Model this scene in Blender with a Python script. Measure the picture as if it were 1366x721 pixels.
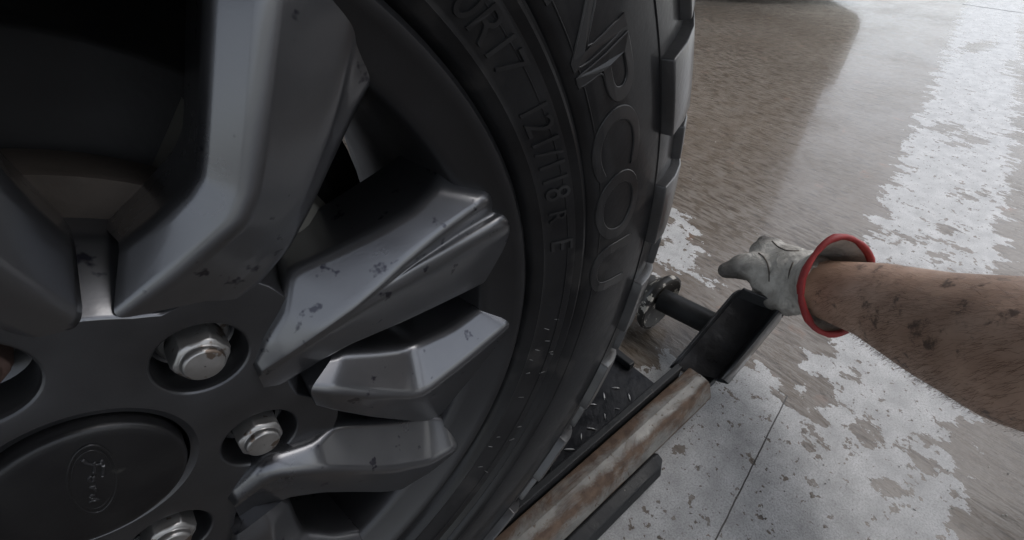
import bpy, bmesh, math, random
import numpy as np
from mathutils import Vector, Matrix

random.seed(5); rng = np.random.default_rng(5)
for o in list(bpy.data.objects): bpy.data.objects.remove(o)
scene = bpy.context.scene
C = scene.collection
R = math.radians

# ------------------------------------------------------------------ camera
# world: X along the wheel plane, Y into the car, Z up; ground z = 0, hub axis at z = HZ
HZ = 0.41
CAM = np.array([0.0838, -0.2868, 0.2035 + HZ])
YAW, PITCH, ROLL, FPX = 0.6829, 0.7154, -0.009, 625.0
def basis():
    cy, sy = math.cos(YAW), math.sin(YAW)
    f0 = np.array([sy, cy, 0.]); r = np.array([cy, -sy, 0.]); u = np.array([0, 0, 1.])
    f = f0*math.cos(PITCH) - u*math.sin(PITCH); u2 = u*math.cos(PITCH) + f0*math.sin(PITCH)
    r2 = r*math.cos(ROLL) + u2*math.sin(ROLL); u3 = u2*math.cos(ROLL) - r*math.sin(ROLL)
    return r2, u3, f
BR, BU, BF = basis()
cam = bpy.data.cameras.new('camera'); co = bpy.data.objects.new('camera', cam); C.objects.link(co)
M = Matrix.Identity(4)
for i in range(3):
    M[i][0], M[i][1], M[i][2], M[i][3] = BR[i], BU[i], -BF[i], CAM[i]
co.matrix_world = M
cam.sensor_width = 36; cam.lens = 36*FPX/1366; cam.clip_start = 0.01; cam.clip_end = 2000
scene.camera = co

# ------------------------------------------------------------------ light
w = bpy.data.worlds.new('World'); scene.world = w; w.use_nodes = True
wn = w.node_tree; bg = wn.nodes['Background']
sky = wn.nodes.new('ShaderNodeTexSky'); sky.sky_type = 'NISHITA'; sky.sun_disc = False
SUN_EL, SUN_AZ = R(58), R(-35)          # azimuth measured from +X towards +Y
sky.sun_elevation = SUN_EL; sky.sun_rotation = R(90) - SUN_AZ
sky.air_density = 1.0; sky.dust_density = 2.0; sky.ozone_density = 1.0
hs = wn.nodes.new('ShaderNodeHueSaturation'); hs.inputs['Saturation'].default_value = 0.36
wn.links.new(sky.outputs[0], hs.inputs['Color']); wn.links.new(hs.outputs[0], bg.inputs[0])
bg.inputs[1].default_value = 0.15
sl = bpy.data.lights.new('sun', 'SUN'); sl.energy = 0.6; sl.angle = R(40); sl.color = (1, 0.98, 0.96)
so = bpy.data.objects.new('sun', sl); C.objects.link(so)
sd = Vector((math.cos(SUN_EL)*math.cos(SUN_AZ), math.cos(SUN_EL)*math.sin(SUN_AZ), math.sin(SUN_EL)))
so.rotation_euler = sd.to_track_quat('Z', 'Y').to_euler(); so.location = (0, 0, 30)
scene.view_settings.view_transform = 'Standard'; scene.view_settings.look = 'None'
scene.view_settings.exposure = 1.0; scene.view_settings.gamma = 1
scene.render.engine = 'CYCLES'

# ------------------------------------------------------------------ helpers
def ray(x, y): return BF + BR*(x-683)/FPX - BU*(y-360.5)/FPX
def onY(x, y, Y): d = ray(x, y); return CAM + d*(Y-CAM[1])/d[1]
def onZ(x, y, Z=0.): d = ray(x, y); return CAM + d*(Z-CAM[2])/d[2]
def at(x, y, dep): return CAM + ray(x, y)*dep
def pol(r, a, y):            # wheel polar (deg) -> world
    return np.array([r*math.cos(R(a)), y, HZ + r*math.sin(R(a))])

def obj(name, verts, faces, mat, parent=None, smooth=True, loc=None):
    me = bpy.data.meshes.new(name)
    me.from_pydata([tuple(map(float, v)) for v in verts], [], [tuple(map(int, f)) for f in faces])
    me.validate(); me.update()
    if smooth: me.polygons.foreach_set('use_smooth', [True]*len(me.polygons))
    if mat: me.materials.append(mat)
    o = bpy.data.objects.new(name, me); C.objects.link(o)
    if parent: o.parent = parent
    if loc is not None: o.location = loc
    return o
def fixn(o):
    bm = bmesh.new(); bm.from_mesh(o.data); bmesh.ops.recalc_face_normals(bm, faces=bm.faces); bm.to_mesh(o.data); bm.free(); return o
def sharp(o, deg=30):
    o.data.set_sharp_from_angle(angle=R(deg)); return o
def bevel(o, w=0.0015, seg=2, ang=25):
    m = o.modifiers.new('bevel', 'BEVEL'); m.width = w; m.segments = seg; m.limit_method = 'ANGLE'; m.angle_limit = R(ang); m.harden_normals = False
    return o
def tag(o, label, cat, group=None):
    o['label'] = label; o['category'] = cat
    if group: o['group'] = group
    return o
def empty(name, loc=(0, 0, 0)):
    o = bpy.data.objects.new(name, None); C.objects.link(o); o.location = loc; return o
def dup(o, parent=None, loc=None, rot=None):
    c = o.copy(); C.objects.link(c)
    if parent: c.parent = parent
    if loc is not None: c.location = loc
    if rot is not None: c.rotation_euler = rot
    return c
class MB:
    def __init__(s): s.v = []; s.f = []
    def add(s, v, f):
        n = len(s.v); s.v += [tuple(map(float, p)) for p in v]; s.f += [tuple(int(i)+n for i in q) for q in f]; return s
    def grid(s, rows, closed=False):
        rows = [list(r) for r in rows]; m = len(rows[0]); v = [p for r in rows for p in r]; f = []
        for i in range(len(rows)-1):
            for j in range(m if closed else m-1):
                k = (j+1) % m
                f.append((i*m+j, i*m+k, (i+1)*m+k, (i+1)*m+j))
        return s.add(v, f)
    def box(s, c, sz, rot=None):
        hx, hy, hz = [q/2 for q in sz]
        v = [Vector((x, y, z)) for x in (-hx, hx) for y in (-hy, hy) for z in (-hz, hz)]
        if rot is not None: v = [rot @ p for p in v]
        v = [p + Vector(c) for p in v]
        return s.add(v, [(0, 1, 3, 2), (4, 6, 7, 5), (0, 4, 5, 1), (2, 3, 7, 6), (0, 2, 6, 4), (1, 5, 7, 3)])
    def ring_tube(s, path, rad, n=12, caps=True):
        path = [Vector(p) for p in path]; rows = []
        rad = rad if hasattr(rad, '__len__') else [rad]*len(path)
        t0 = (path[1]-path[0]).normalized(); up = Vector((0, 0, 1)) if abs(t0.z) < .9 else Vector((1, 0, 0))
        nx = t0.cross(up).normalized()
        for i, p in enumerate(path):
            t = (path[min(i+1, len(path)-1)]-path[max(i-1, 0)]).normalized()
            nx = (nx - t*nx.dot(t)).normalized(); ny = t.cross(nx)
            rows.append([p + (nx*math.cos(a)+ny*math.sin(a))*rad[i] for a in [2*math.pi*k/n for k in range(n)]])
        b = len(s.v); s.grid(rows, True)
        if caps:
            s.f.append(tuple(b+k for k in range(n))[::-1]); e = b+(len(path)-1)*n; s.f.append(tuple(e+k for k in range(n)))
        return s
    def lathe(s, prof, n=128, a0=0, a1=360):   # prof: (r, y) about the wheel axis, local frame (hub at origin)
        full = abs(a1-a0-360) < 1e-6
        A = [R(a0+(a1-a0)*k/n) for k in range(n if full else n+1)]
        return s.grid([[(r*math.cos(a), y, r*math.sin(a)) for a in A] for r, y in prof], full)
    def build(s, name, mat, parent=None, smooth=True, loc=None): return obj(name, s.v, s.f, mat, parent, smooth, loc)

# ------------------------------------------------------------------ materials
def nodes(name):
    m = bpy.data.materials.new(name); m.use_nodes = True
    return m, m.node_tree, m.node_tree.nodes['Principled BSDF']
def N(t, kind, **kw):
    n = t.nodes.new(kind)
    for k, v in kw.items():
        if k in n.inputs: n.inputs[k].default_value = v
        else: setattr(n, k, v)
    return n
def ramp(t, fac, stops):
    n = t.nodes.new('ShaderNodeValToRGB'); e = n.color_ramp.elements
    while len(e) < len(stops): e.new(0.5)
    for q, (p, c) in zip(e, stops):
        q.position = p; q.color = (*c, 1) if len(c) == 3 else c
    t.links.new(fac, n.inputs[0]); return n
def coords(t, scale=(1, 1, 1), rotz=0, kind='Object'):
    tc = t.nodes.new('ShaderNodeTexCoord'); mp = t.nodes.new('ShaderNodeMapping')
    mp.inputs['Scale'].default_value = scale; mp.inputs['Rotation'].default_value = (0, 0, rotz)
    t.links.new(tc.outputs[kind], mp.inputs[0]); return mp.outputs[0]
def noise(t, vec, scale, detail=5, rough=.55, dist=0):
    n = t.nodes.new('ShaderNodeTexNoise'); n.inputs['Scale'].default_value = scale; n.inputs['Detail'].default_value = detail
    n.inputs['Roughness'].default_value = rough; n.inputs['Distortion'].default_value = dist
    t.links.new(vec, n.inputs['Vector']); return n.outputs[0]
def math_(t, op, a, b=None, clamp=False):
    n = t.nodes.new('ShaderNodeMath'); n.operation = op; n.use_clamp = clamp
    for i, q in enumerate((a, b)):
        if q is None: continue
        if isinstance(q, (int, float)): n.inputs[i].default_value = q
        else: t.links.new(q, n.inputs[i])
    return n.outputs[0]
def mixc(t, fac, a, b):
    n = t.nodes.new('ShaderNodeMix'); n.data_type = 'RGBA'
    if isinstance(fac, (int, float)): n.inputs[0].default_value = fac
    else: t.links.new(fac, n.inputs[0])
    for i, q in ((6, a), (7, b)):
        if isinstance(q, tuple): n.inputs[i].default_value = (*q, 1)
        else: t.links.new(q, n.inputs[i])
    return n.outputs[2]
def bump(t, p, h, strength=.3, dist=.002, prev=None):
    n = t.nodes.new('ShaderNodeBump'); n.inputs['Strength'].default_value = strength; n.inputs['Distance'].default_value = dist
    t.links.new(h, n.inputs['Height'])
    if prev is not None: t.links.new(prev, n.inputs['Normal'])
    t.links.new(n.outputs[0], p.inputs['Normal']); return n.outputs[0]
def simple(name, col1, col2, scale=40, rough=(.4, .6), metal=0, bstr=.15, bscale=300, bdist=.001, spots=None, coat=0, crough=.12):
    m, t, p = nodes(name); v = coords(t)
    if coat: p.inputs['Coat Weight'].default_value = coat; p.inputs['Coat Roughness'].default_value = crough; p.inputs['Coat IOR'].default_value = 1.4
    n1 = noise(t, v, scale)
    c = ramp(t, n1, [(.3, col1), (.7, col2)]).outputs[0]
    if spots:
        n2 = noise(t, v, spots[1], 3); f = ramp(t, n2, [(spots[2], (0, 0, 0)), (spots[2]+.05, (1, 1, 1))]).outputs[0]
        c = mixc(t, f, c, spots[0])
    t.links.new(c, p.inputs['Base Color'])
    rr = ramp(t, n1, [(.3, (rough[0],)*3), (.7, (rough[1],)*3)]); t.links.new(rr.outputs[0], p.inputs['Roughness'])
    p.inputs['Metallic'].default_value = metal
    if bstr: bump(t, p, noise(t, v, bscale, 3), bstr, bdist)
    return m

M_alloy = simple('alloy_grey', (.085, .087, .095), (.12, .122, .13), 14, (.25, .36), .8, .10, 700, .0004, ((.02, .02, .03), 85, .645), .9, .12)
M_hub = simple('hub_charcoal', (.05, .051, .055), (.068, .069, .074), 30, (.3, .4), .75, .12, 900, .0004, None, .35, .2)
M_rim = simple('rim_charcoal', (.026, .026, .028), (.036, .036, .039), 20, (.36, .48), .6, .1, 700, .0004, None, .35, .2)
M_cap = simple('cap_black', (.012, .012, .014), (.02, .02, .021), 40, (.3, .42), .5, .15, 500, .0006, ((.07, .07, .065), 38, .70))
M_nut = simple('nut_steel', (.26, .255, .25), (.36, .355, .35), 90, (.3, .45), .8, .12, 600, .0004, ((.14, .11, .09), 120, .62))
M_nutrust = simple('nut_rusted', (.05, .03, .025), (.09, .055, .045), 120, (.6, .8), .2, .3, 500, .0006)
M_rubber = simple('tyre_rubber', (.007, .007, .008), (.016, .016, .017), 25, (.35, .6), 0, .25, 260, .0008, ((.024, .023, .023), 18, .58), .3, .12)
M_rubber.node_tree.nodes['Principled BSDF'].inputs['Specular IOR Level'].default_value = .2
M_tread = simple('tread_rubber', (.024, .024, .025), (.05, .049, .05), 30, (.3, .5), 0, .3, 320, .0008, None, .6, .2)
M_letter = simple('letter_rubber', (.012, .012, .013), (.026, .026, .027), 40, (.3, .5), 0, .1, 500, .0005, None, .4, .2)
M_letter.node_tree.nodes['Principled BSDF'].inputs['Specular IOR Level'].default_value = .28
M_brake = simple('brake_iron', (.055, .045, .038), (.10, .083, .07), 30, (.5, .7), .3, .3, 200, .001)
M_caliper = simple('caliper_grey', (.12, .12, .105), (.2, .19, .165), 30, (.5, .7), .2, .3, 200, .001)
M_dark = simple('underbody_black', (.008, .008, .009), (.014, .013, .013), 20, (.6, .8), 0, .2, 60, .003)
M_body = simple('body_paint', (.03, .032, .036), (.034, .036, .04), 5, (.15, .2), .3, 0)
M_blackmetal = simple('black_painted_steel', (.010, .011, .012), (.022, .023, .025), 35, (.4, .65), .4, .3, 160, .0012, ((.13, .12, .11), 140, .71))
M_plate = simple('black_plate', (.008, .009, .012), (.016, .017, .02), 35, (.3, .5), .4, .35, 130, .0015)
M_pedal = simple('pedal_steel', (.012, .0125, .014), (.034, .035, .038), 20, (.25, .5), .4, .5, 70, .003, None, .6, .12)
M_scratch = simple('bare_scratch', (.35, .35, .36), (.5, .5, .5), 60, (.4, .6), .3, .1)
M_scuff = simple('scuffed_rubber', (.09, .09, .09), (.2, .2, .2), 60, (.5, .7), 0, .1)
M_wheelrub = simple('castor_rubber', (.02, .02, .02), (.05, .045, .04), 60, (.5, .7))
M_chip = simple('chipped_black_steel', (.012, .012, .013), (.03, .028, .026), 40, (.35, .6), .1, .3, 120, .0015, ((.42, .40, .36), 75, .57))
M_glove = None

def rusty():
    m, t, p = nodes('rusty_zinc'); v = coords(t, (1, 1, 1)); vs = coords(t, (1, 2.4, 1.6))
    z = ramp(t, noise(t, v, 45, 6), [(.3, (.12, .117, .11)), (.7, (.225, .218, .2))]).outputs[0]
    ru = ramp(t, noise(t, v, 90, 4), [(.3, (.06, .036, .024)), (.7, (.13, .085, .058))]).outputs[0]
    n1 = noise(t, vs, 14, 12, .75, .5); n2 = noise(t, v, 210, 4)
    # rust runs along the edges of the section
    at_ = N(t, 'ShaderNodeAttribute'); at_.attribute_name = 'edge'
    e = math_(t, 'ADD', math_(t, 'MULTIPLY', at_.outputs['Fac'], .30), n1)
    f = ramp(t, e, [(.56, (0, 0, 0)), (.74, (1, 1, 1))]).outputs[0]
    f2 = ramp(t, n2, [(.62, (0, 0, 0)), (.67, (1, 1, 1))]).outputs[0]
    f = math_(t, 'MAXIMUM', f, math_(t, 'MULTIPLY', f2, .8))
    t.links.new(mixc(t, f, z, ru), p.inputs['Base Color'])
    t.links.new(ramp(t, f, [(0, (.45,)*3), (1, (.75,)*3)]).outputs[0], p.inputs['Roughness'])
    p.inputs['Metallic'].default_value = .15
    bump(t, p, math_(t, 'ADD', noise(t, v, 240, 4), math_(t, 'MULTIPLY', f, .5)), .35, .0012)
    return m
M_rust = rusty()

def groundmat():
    m, t, p = nodes('wet_concrete')
    B = 0.1811                                  # bearing of the painted line
    v = coords(t); va = coords(t, (4.6, 1.0, 1), -B)     # stretched along the broom lines
    va2 = coords(t, (1.9, 1, 1), -B)
    br = noise(t, va, 24, 6, .65, .4)
    br2 = noise(t, va, 45, 3, .6)
    big = noise(t, v, 2.2, 5)
    fine = noise(t, v, 420, 6, .65)
    mid = noise(t, v, 28, 6, .6)
    conc = ramp(t, big, [(.3, (.092, .073, .056)), (.7, (.145, .117, .092))]).outputs[0]
    conc = mixc(t, ramp(t, mid, [(.42, (0, 0, 0)), (.75, (.8,)*3)]).outputs[0], conc, (.19, .17, .15))
    conc = mixc(t, ramp(t, br, [(.36, (.7,)*3), (.46, (0, 0, 0))]).outputs[0], conc, (.05, .041, .034))
    thin = ramp(t, noise(t, v, 1.7, 4), [(.40, (0,)*3), (.58, (1,)*3)]).outputs[0]
    ridge = math_(t, 'MULTIPLY', ramp(t, br, [(.49, (0,)*3), (.56, (1,)*3)]).outputs[0], math_(t, 'ADD', math_(t, 'MULTIPLY', thin, .75), .25))
    conc = mixc(t, math_(t, 'MULTIPLY', ridge, .75), conc, (.195, .175, .155))
    # brownish rust-coloured speckle
    sp = noise(t, v, 14, 5, .6); conc = mixc(t, ramp(t, sp, [(.63, (0, 0, 0)), (.72, (.5,)*3)]).outputs[0], conc, (.2, .105, .065))
    # paint
    at_ = N(t, 'ShaderNodeAttribute'); at_.attribute_name = 'paint'
    F = math_(t, 'MULTIPLY', at_.outputs['Fac'], 1.0)
    wob = math_(t, 'ADD', math_(t, 'MULTIPLY', math_(t, 'SUBTRACT', noise(t, va2, 13, 6, .65), .5), .23),
                math_(t, 'MULTIPLY', math_(t, 'SUBTRACT', noise(t, v, 60, 4), .5), .035))
    pf = math_(t, 'ADD', F, wob)
    pm = ramp(t, pf, [(.000, (0, 0, 0)), (.0035, (1, 1, 1))]).outputs[0]
    pit = ramp(t, noise(t, v, 95, 3), [(.635, (0, 0, 0)), (.66, (1, 1, 1))]).outputs[0]
    pit2 = ramp(t, noise(t, v, 42, 4), [(.63, (0, 0, 0)), (.645, (1, 1, 1))]).outputs[0]
    pm = math_(t, 'MULTIPLY', pm, math_(t, 'SUBTRACT', 1.0, math_(t, 'MAXIMUM', pit, pit2)))
    pcol = ramp(t, mid, [(.25, (.30, .30, .30)), (.7, (.55, .55, .55))]).outputs[0]
    pcol = mixc(t, ramp(t, fine, [(.38, (.6,)*3), (.56, (0, 0, 0))]).outputs[0], pcol, (.2, .197, .19))
    col = mixc(t, pm, conc, pcol)
    # saw cut and slab joint
    tc = t.nodes.new('ShaderNodeTexCoord'); sx = t.nodes.new('ShaderNodeSeparateXYZ'); t.links.new(tc.outputs['Object'], sx.inputs[0])
    def lineF(p0, p1, wd):
        d = np.array(p1)-np.array(p0); d /= np.hypot(*d); n = (-d[1], d[0]); off = n[0]*p0[0]+n[1]*p0[1]
        q = math_(t, 'SUBTRACT', math_(t, 'ADD', math_(t, 'MULTIPLY', sx.outputs[0], n[0]), math_(t, 'MULTIPLY', sx.outputs[1], n[1])), off)
        q = math_(t, 'ADD', q, math_(t, 'MULTIPLY', math_(t, 'SUBTRACT', noise(t, v, 40, 4), .5), wd*2.2))
        return math_(t, 'LESS_THAN', math_(t, 'ABSOLUTE', q), wd)
    cut = math_(t, 'MULTIPLY', lineF((.403, -.276), (.629, -.238), .0009), math_(t, 'LESS_THAN', sx.outputs[0], .665))
    jn = lineF((3.909, .537), (3.893, .123), .012)
    ln = math_(t, 'MAXIMUM', cut, jn)
    col = mixc(t, ln, col, (.05, .045, .04))
    t.links.new(col, p.inputs['Base Color'])
    # wet film
    wet = ramp(t, noise(t, v, 3.1, 4), [(.3, (.03,)*3), (.72, (.12,)*3)]).outputs[0]
    rb = ramp(t, br, [(.4, (0,)*3), (.62, (.14,)*3)]).outputs[0]
    rg = math_(t, 'ADD', wet, rb)
    n = t.nodes.new('ShaderNodeMix'); n.data_type = 'FLOAT'; t.links.new(pm, n.inputs[0]); t.links.new(rg, n.inputs[2]); n.inputs[3].default_value = .34
    t.links.new(n.outputs[0], p.inputs['Roughness'])
    p.inputs['IOR'].default_value = 1.33
    puddle = ramp(t, noise(t, v, 4.5, 6, .6), [(.36, (.2,)*3), (.56, (.5,)*3)]).outputs[0]
    cw_ = math_(t, 'MULTIPLY', puddle, math_(t, 'SUBTRACT', 1.0, math_(t, 'MULTIPLY', pm, .75)))
    cw_ = math_(t, 'MULTIPLY', cw_, math_(t, 'SUBTRACT', 1.0, math_(t, 'MULTIPLY', ridge, .45)))
    t.links.new(cw_, p.inputs['Coat Weight']); p.inputs['Coat Roughness'].default_value = .05; p.inputs['Coat IOR'].default_value = 1.33
    cb = t.nodes.new('ShaderNodeBump'); cb.inputs['Strength'].default_value = .12; cb.inputs['Distance'].default_value = .001
    t.links.new(br, cb.inputs['Height']); t.links.new(cb.outputs[0], p.inputs['Coat Normal'])
    h = math_(t, 'ADD', math_(t, 'MULTIPLY', br, .8), math_(t, 'MULTIPLY', br2, .3))
    h = math_(t, 'MULTIPLY', h, math_(t, 'SUBTRACT', 1.0, math_(t, 'MULTIPLY', pm, .75)))
    h = math_(t, 'ADD', h, math_(t, 'MULTIPLY', fine, .18))
    h = math_(t, 'ADD', h, math_(t, 'MULTIPLY', pm, .45))
    h = math_(t, 'SUBTRACT', h, math_(t, 'MULTIPLY', ln, 1.2))
    bump(t, p, h, .8, .0026)
    return m
M_ground = groundmat()

# ------------------------------------------------------------------ ground
def sdf_poly(px, py, poly):
    poly = np.array(poly); d = np.full(px.shape, 1e9); ins = np.zeros(px.shape, bool)
    n = len(poly)
    for i in range(n):
        a, b = poly[i], poly[(i+1) % n]; e = b-a
        t = np.clip(((px-a[0])*e[0]+(py-a[1])*e[1])/(e@e), 0, 1)
        d = np.minimum(d, np.hypot(px-a[0]-t*e[0], py-a[1]-t*e[1]))
        c = (a[1] > py) != (b[1] > py)
        with np.errstate(divide='ignore', invalid='ignore'):
            xx = (b[0]-a[0])*(py-a[1])/(b[1]-a[1])+a[0]
        ins ^= c & (px < xx)
    return np.where(ins, d, -d)
def gpoly(pts): return [onZ(x, y, 0)[:2] for x, y in pts]
def axis(lo, hi, st, ends):
    a = list(np.arange(lo, hi, st)); x = a[-1]; s = st
    while x < ends: s *= 1.22; x += s; a.append(x)
    x = a[0]; s = st; pre = []
    while x > -ends: s *= 1.22; x -= s; pre.append(x)
    return np.array(pre[::-1]+a)
gx = axis(.05, 1.6, .009, 260); gy = axis(-.6, .45, .009, 260)
GX, GY = np.meshgrid(gx, gy, indexing='ij'); nx_, ny_ = GX.shape
stripe = gpoly([(1287, 15), (1252, 110), (1215, 200), (1188, 265), (1170, 300), (1150, 340), (1120, 420), (1085, 470),
                (1290, 560), (1312, 440), (1327, 360), (1338, 260), (1346, 165), (1362, 0)])
d_ = np.array(stripe[0])-np.array(stripe[5]); d_ /= np.hypot(*d_); u_ = np.array([math.cos(.1811), math.sin(.1811)])
stripe = [np.array(stripe[0])+u_*25] + stripe + [np.array(stripe[-1])+u_*25]
near = gpoly([(1080, 468), (1130, 450), (1250, 500), (1290, 560), (1268, 640), (1245, 700), (1225, 760), (1150, 860), (900, 950), (500, 950),
              (500, 800), (600, 660), (760, 480), (850, 360), (893, 280), (915, 296), (942, 345), (958, 388), (925, 430), (900, 475), (962, 520), (996, 480), (1012, 486), (1042, 545), (1070, 545), (1085, 520)])
F = np.maximum(sdf_poly(GX, GY, stripe), sdf_poly(GX, GY, near))
F = np.clip(F, -.3, .075)
def hole(px, py, rx, ry, k=1.0):
    global F
    c = onZ(px, py)[:2]; ex = onZ(px+rx, py)[:2]-c; ey = onZ(px, py+ry)[:2]-c
    Mi = np.linalg.inv(np.array([ex, ey]).T)
    q = np.stack([GX-c[0], GY-c[1]], -1)@Mi.T; rr = np.hypot(q[..., 0], q[..., 1]); s = min(np.hypot(*ex), np.hypot(*ey))
    F = np.minimum(F, (rr-1)*s*k)
for h in [(1092, 520, 30, 42), (1158, 580, 26, 30), (1185, 655, 32, 22), (1225, 632, 22, 16), (1200, 590, 14, 9), (1120, 500, 24, 8), (1078, 600, 16, 9),
          (1296, 188, 34, 9), (1262, 172, 28, 10), (1255, 310, 24, 8), (1215, 318, 24, 8), (1300, 262, 30, 7), (1270, 340, 22, 7), (1330, 95, 26, 6), (1310, 62, 28, 5),
          (985, 470, 20, 26), (1010, 440, 40, 30), (1040, 470, 26, 30), (940, 425, 30, 18), (845, 470, 16, 8), (868, 442, 14, 8), (828, 452, 12, 9), (905, 452, 12, 7), (905, 395, 10, 7), (925, 378, 10, 5),
          (1240, 690, 14, 12), (1105, 640, 8, 6), (980, 640, 7, 5), (690, 690, 14, 18), (668, 705, 8, 6), (860, 690, 6, 5)]:
    hole(*h)
# the mottled, half-worn corner by the castor
c_ = onZ(865, 420)[:2]; F = F - .062*np.exp(-(((GX-c_[0])**2+(GY-c_[1])**2)/.16**2))
c_ = onZ(1250, 150)[:2]; F = F + .012*np.clip((GX-1.1)/.6, 0, 1)
c_ = onZ(950, 640)[:2]; F = F + .05*np.exp(-(((GX-c_[0])**2+(GY-c_[1])**2)/.2**2))
gme = bpy.data.meshes.new('ground')
vv = np.stack([GX, GY, np.zeros_like(GX)], -1).reshape(-1, 3)
ii = np.arange(nx_*ny_).reshape(nx_, ny_)
ff = np.stack([ii[:-1, :-1], ii[1:, :-1], ii[1:, 1:], ii[:-1, 1:]], -1).reshape(-1, 4)
gme.from_pydata(vv.tolist(), [], ff.tolist()); gme.materials.append(M_ground)
a = gme.attributes.new('paint', 'FLOAT', 'POINT'); a.data.foreach_set('value', F.reshape(-1).astype(np.float32))
ground = bpy.data.objects.new('ground', gme); C.objects.link(ground); ground['kind'] = 'structure'

# ------------------------------------------------------------------ unseen roof on posts, added to shade the wheel and near floor
M_can = simple('shade_canopy_steel', (.30, .30, .31), (.38, .38, .39), 3, (.5, .7), 0, .1, 20, .01)
can = empty('shade_canopy', (-1.5, .5, 0)); tag(can, 'unseen flat roof on square posts, added to shade the wheel and near floor', 'shade_canopy')
m = MB(); m.box((0, 0, 3.35), (6.4, 8.6, .10)); m.build('shade_roof', M_can, can, False)
for a_, b_ in (((0, -4.34, 3.30), (6.5, .06, .34)), ((0, 4.34, 3.30), (6.5, .06, .34)), ((-3.24, 0, 3.30), (.06, 8.62, .34)), ((3.24, 0, 3.30), (.06, 8.62, .34))):
    m = MB(); m.box(a_, b_); m.build('shade_fascia', M_can, can, False)
for x_, y_ in ((-2.9, -4.0), (-2.9, 4.0), (2.9, 4.0), (2.9, -4.0)):
    m = MB(); m.box((x_, y_, 1.65), (.16, .16, 3.3)); m.build('shade_post', M_can, can, False)

# ------------------------------------------------------------------ the vehicle and its wheel
car = empty('vehicle', (0, 0, HZ))
tag(car, 'vehicle whose dark alloy wheel and chunky black tyre stand beside the rusty dolly', 'vehicle')
LO = np.array([0, 0, HZ])          # children are built in hub coordinates

# rim: barrel and lip
prof = [(.2360, -.1055), (.2372, -.1095), (.2368, -.1130), (.2345, -.1146), (.2318, -.1142), (.2290, -.1115), (.2240, -.1070), (.2160, -.1020),
        (.2115, -.0990), (.2100, -.0955), (.2085, -.085), (.2075, -.05), (.2065, 0), (.206, .06), (.214, .09), (.216, .105), (.236, .112), (.236, .104), (.220, .100), (.212, .06), (.214, -.02), (.218, -.09), (.2265, -.104), (.2360, -.1055)]
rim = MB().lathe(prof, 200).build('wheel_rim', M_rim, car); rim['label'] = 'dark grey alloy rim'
sharp(rim, 40)

# hub face: six-lobed plate with six bolt recesses
PHI0 = 31.2
BC = .06985; RR = .0186; HY = -.0955
def hub_r(a):
    rel = ((a-PHI0+30) % 60)-30; s = abs(rel)
    return float(np.interp(s, [0, 6, 10, 14, 18, 24, 30], [.113, .112, .106, .095, .0875, .0855, .0855]))
A_ = [k*1.5 for k in range(240)]
hb = bmesh.new()
def loop(pts):
    vs = [hb.verts.new(p) for p in pts]; return vs, [hb.edges.new((vs[i], vs[(i+1) % len(vs)])) for i in range(len(vs))]
outer = [(hub_r(a_)*math.cos(R(a_)), HY, hub_r(a_)*math.sin(R(a_))) for a_ in A_]
_, E = loop(outer); edges = list(E)
cents = [(BC*math.cos(R(PHI0+60*k)), BC*math.sin(R(PHI0+60*k))) for k in range(6)]
nh = 40
for cx_, cz_ in cents:
    _, E = loop([(cx_+(RR+.0022)*math.cos(2*math.pi*k/nh), HY, cz_+(RR+.0022)*math.sin(2*math.pi*k/nh)) for k in range(nh)]); edges += E
nc = 80; RC = .0405
_, E = loop([(RC*math.cos(2*math.pi*k/nc), HY, RC*math.sin(2*math.pi*k/nc)) for k in range(nc)]); edges += E
bmesh.ops.triangle_fill(hb, use_beauty=True, edges=edges, normal=(0, -1, 0))
mb = MB(); hb.verts.index_update(); mb.add([v_.co[:] for v_ in hb.verts], [[v_.index for v_ in f_.verts] for f_ in hb.faces]); hb.free()
for cx_, cz_ in cents:
    mb.grid([[(cx_+r_*math.cos(2*math.pi*k/nh), y_, cz_+r_*math.sin(2*math.pi*k/nh)) for k in range(nh)] for r_, y_ in
             ((RR+.0022, HY), (RR+.0014, HY+.0002), (RR+.0006, HY+.0008), (RR+.0001, HY+.0018), (RR-.0001, HY+.0032), (RR-.0006, HY+.020), (RR-.006, HY+.023), (.004, HY+.024))], True)
mb.grid([[(r_*math.cos(2*math.pi*k/nc), y_, r_*math.sin(2*math.pi*k/nc)) for k in range(nc)] for r_, y_ in ((RC, HY), (.0385, HY+.0012), (.0372, HY+.0016), (.0368, HY+.009))], True)
def sk(a_): return float(np.interp(abs(((a_-PHI0+30) % 60)-30), [0, 14, 22, 30], [.35, .4, 1, 1]))
skm = MB(); skm.grid([[((hub_r(a_)+dr*sk(a_))*math.cos(R(a_)), y_, (hub_r(a_)+dr*sk(a_))*math.sin(R(a_))) for a_ in A_] for dr, y_ in ((0, HY), (.0008, HY+.0003), (.0018, HY+.0013), (.017, -.066), (.0185, -.063), (.018, -.025))], True)
skt = skm.build('hub_skirt', M_alloy, rim); sharp(skt, 40)
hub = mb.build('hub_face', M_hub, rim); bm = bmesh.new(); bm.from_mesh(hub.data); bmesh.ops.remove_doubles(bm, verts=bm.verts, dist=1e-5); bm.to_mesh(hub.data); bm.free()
hub.data.polygons.foreach_set('use_smooth', [True]*len(hub.data.polygons)); sharp(hub, 22)

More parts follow.
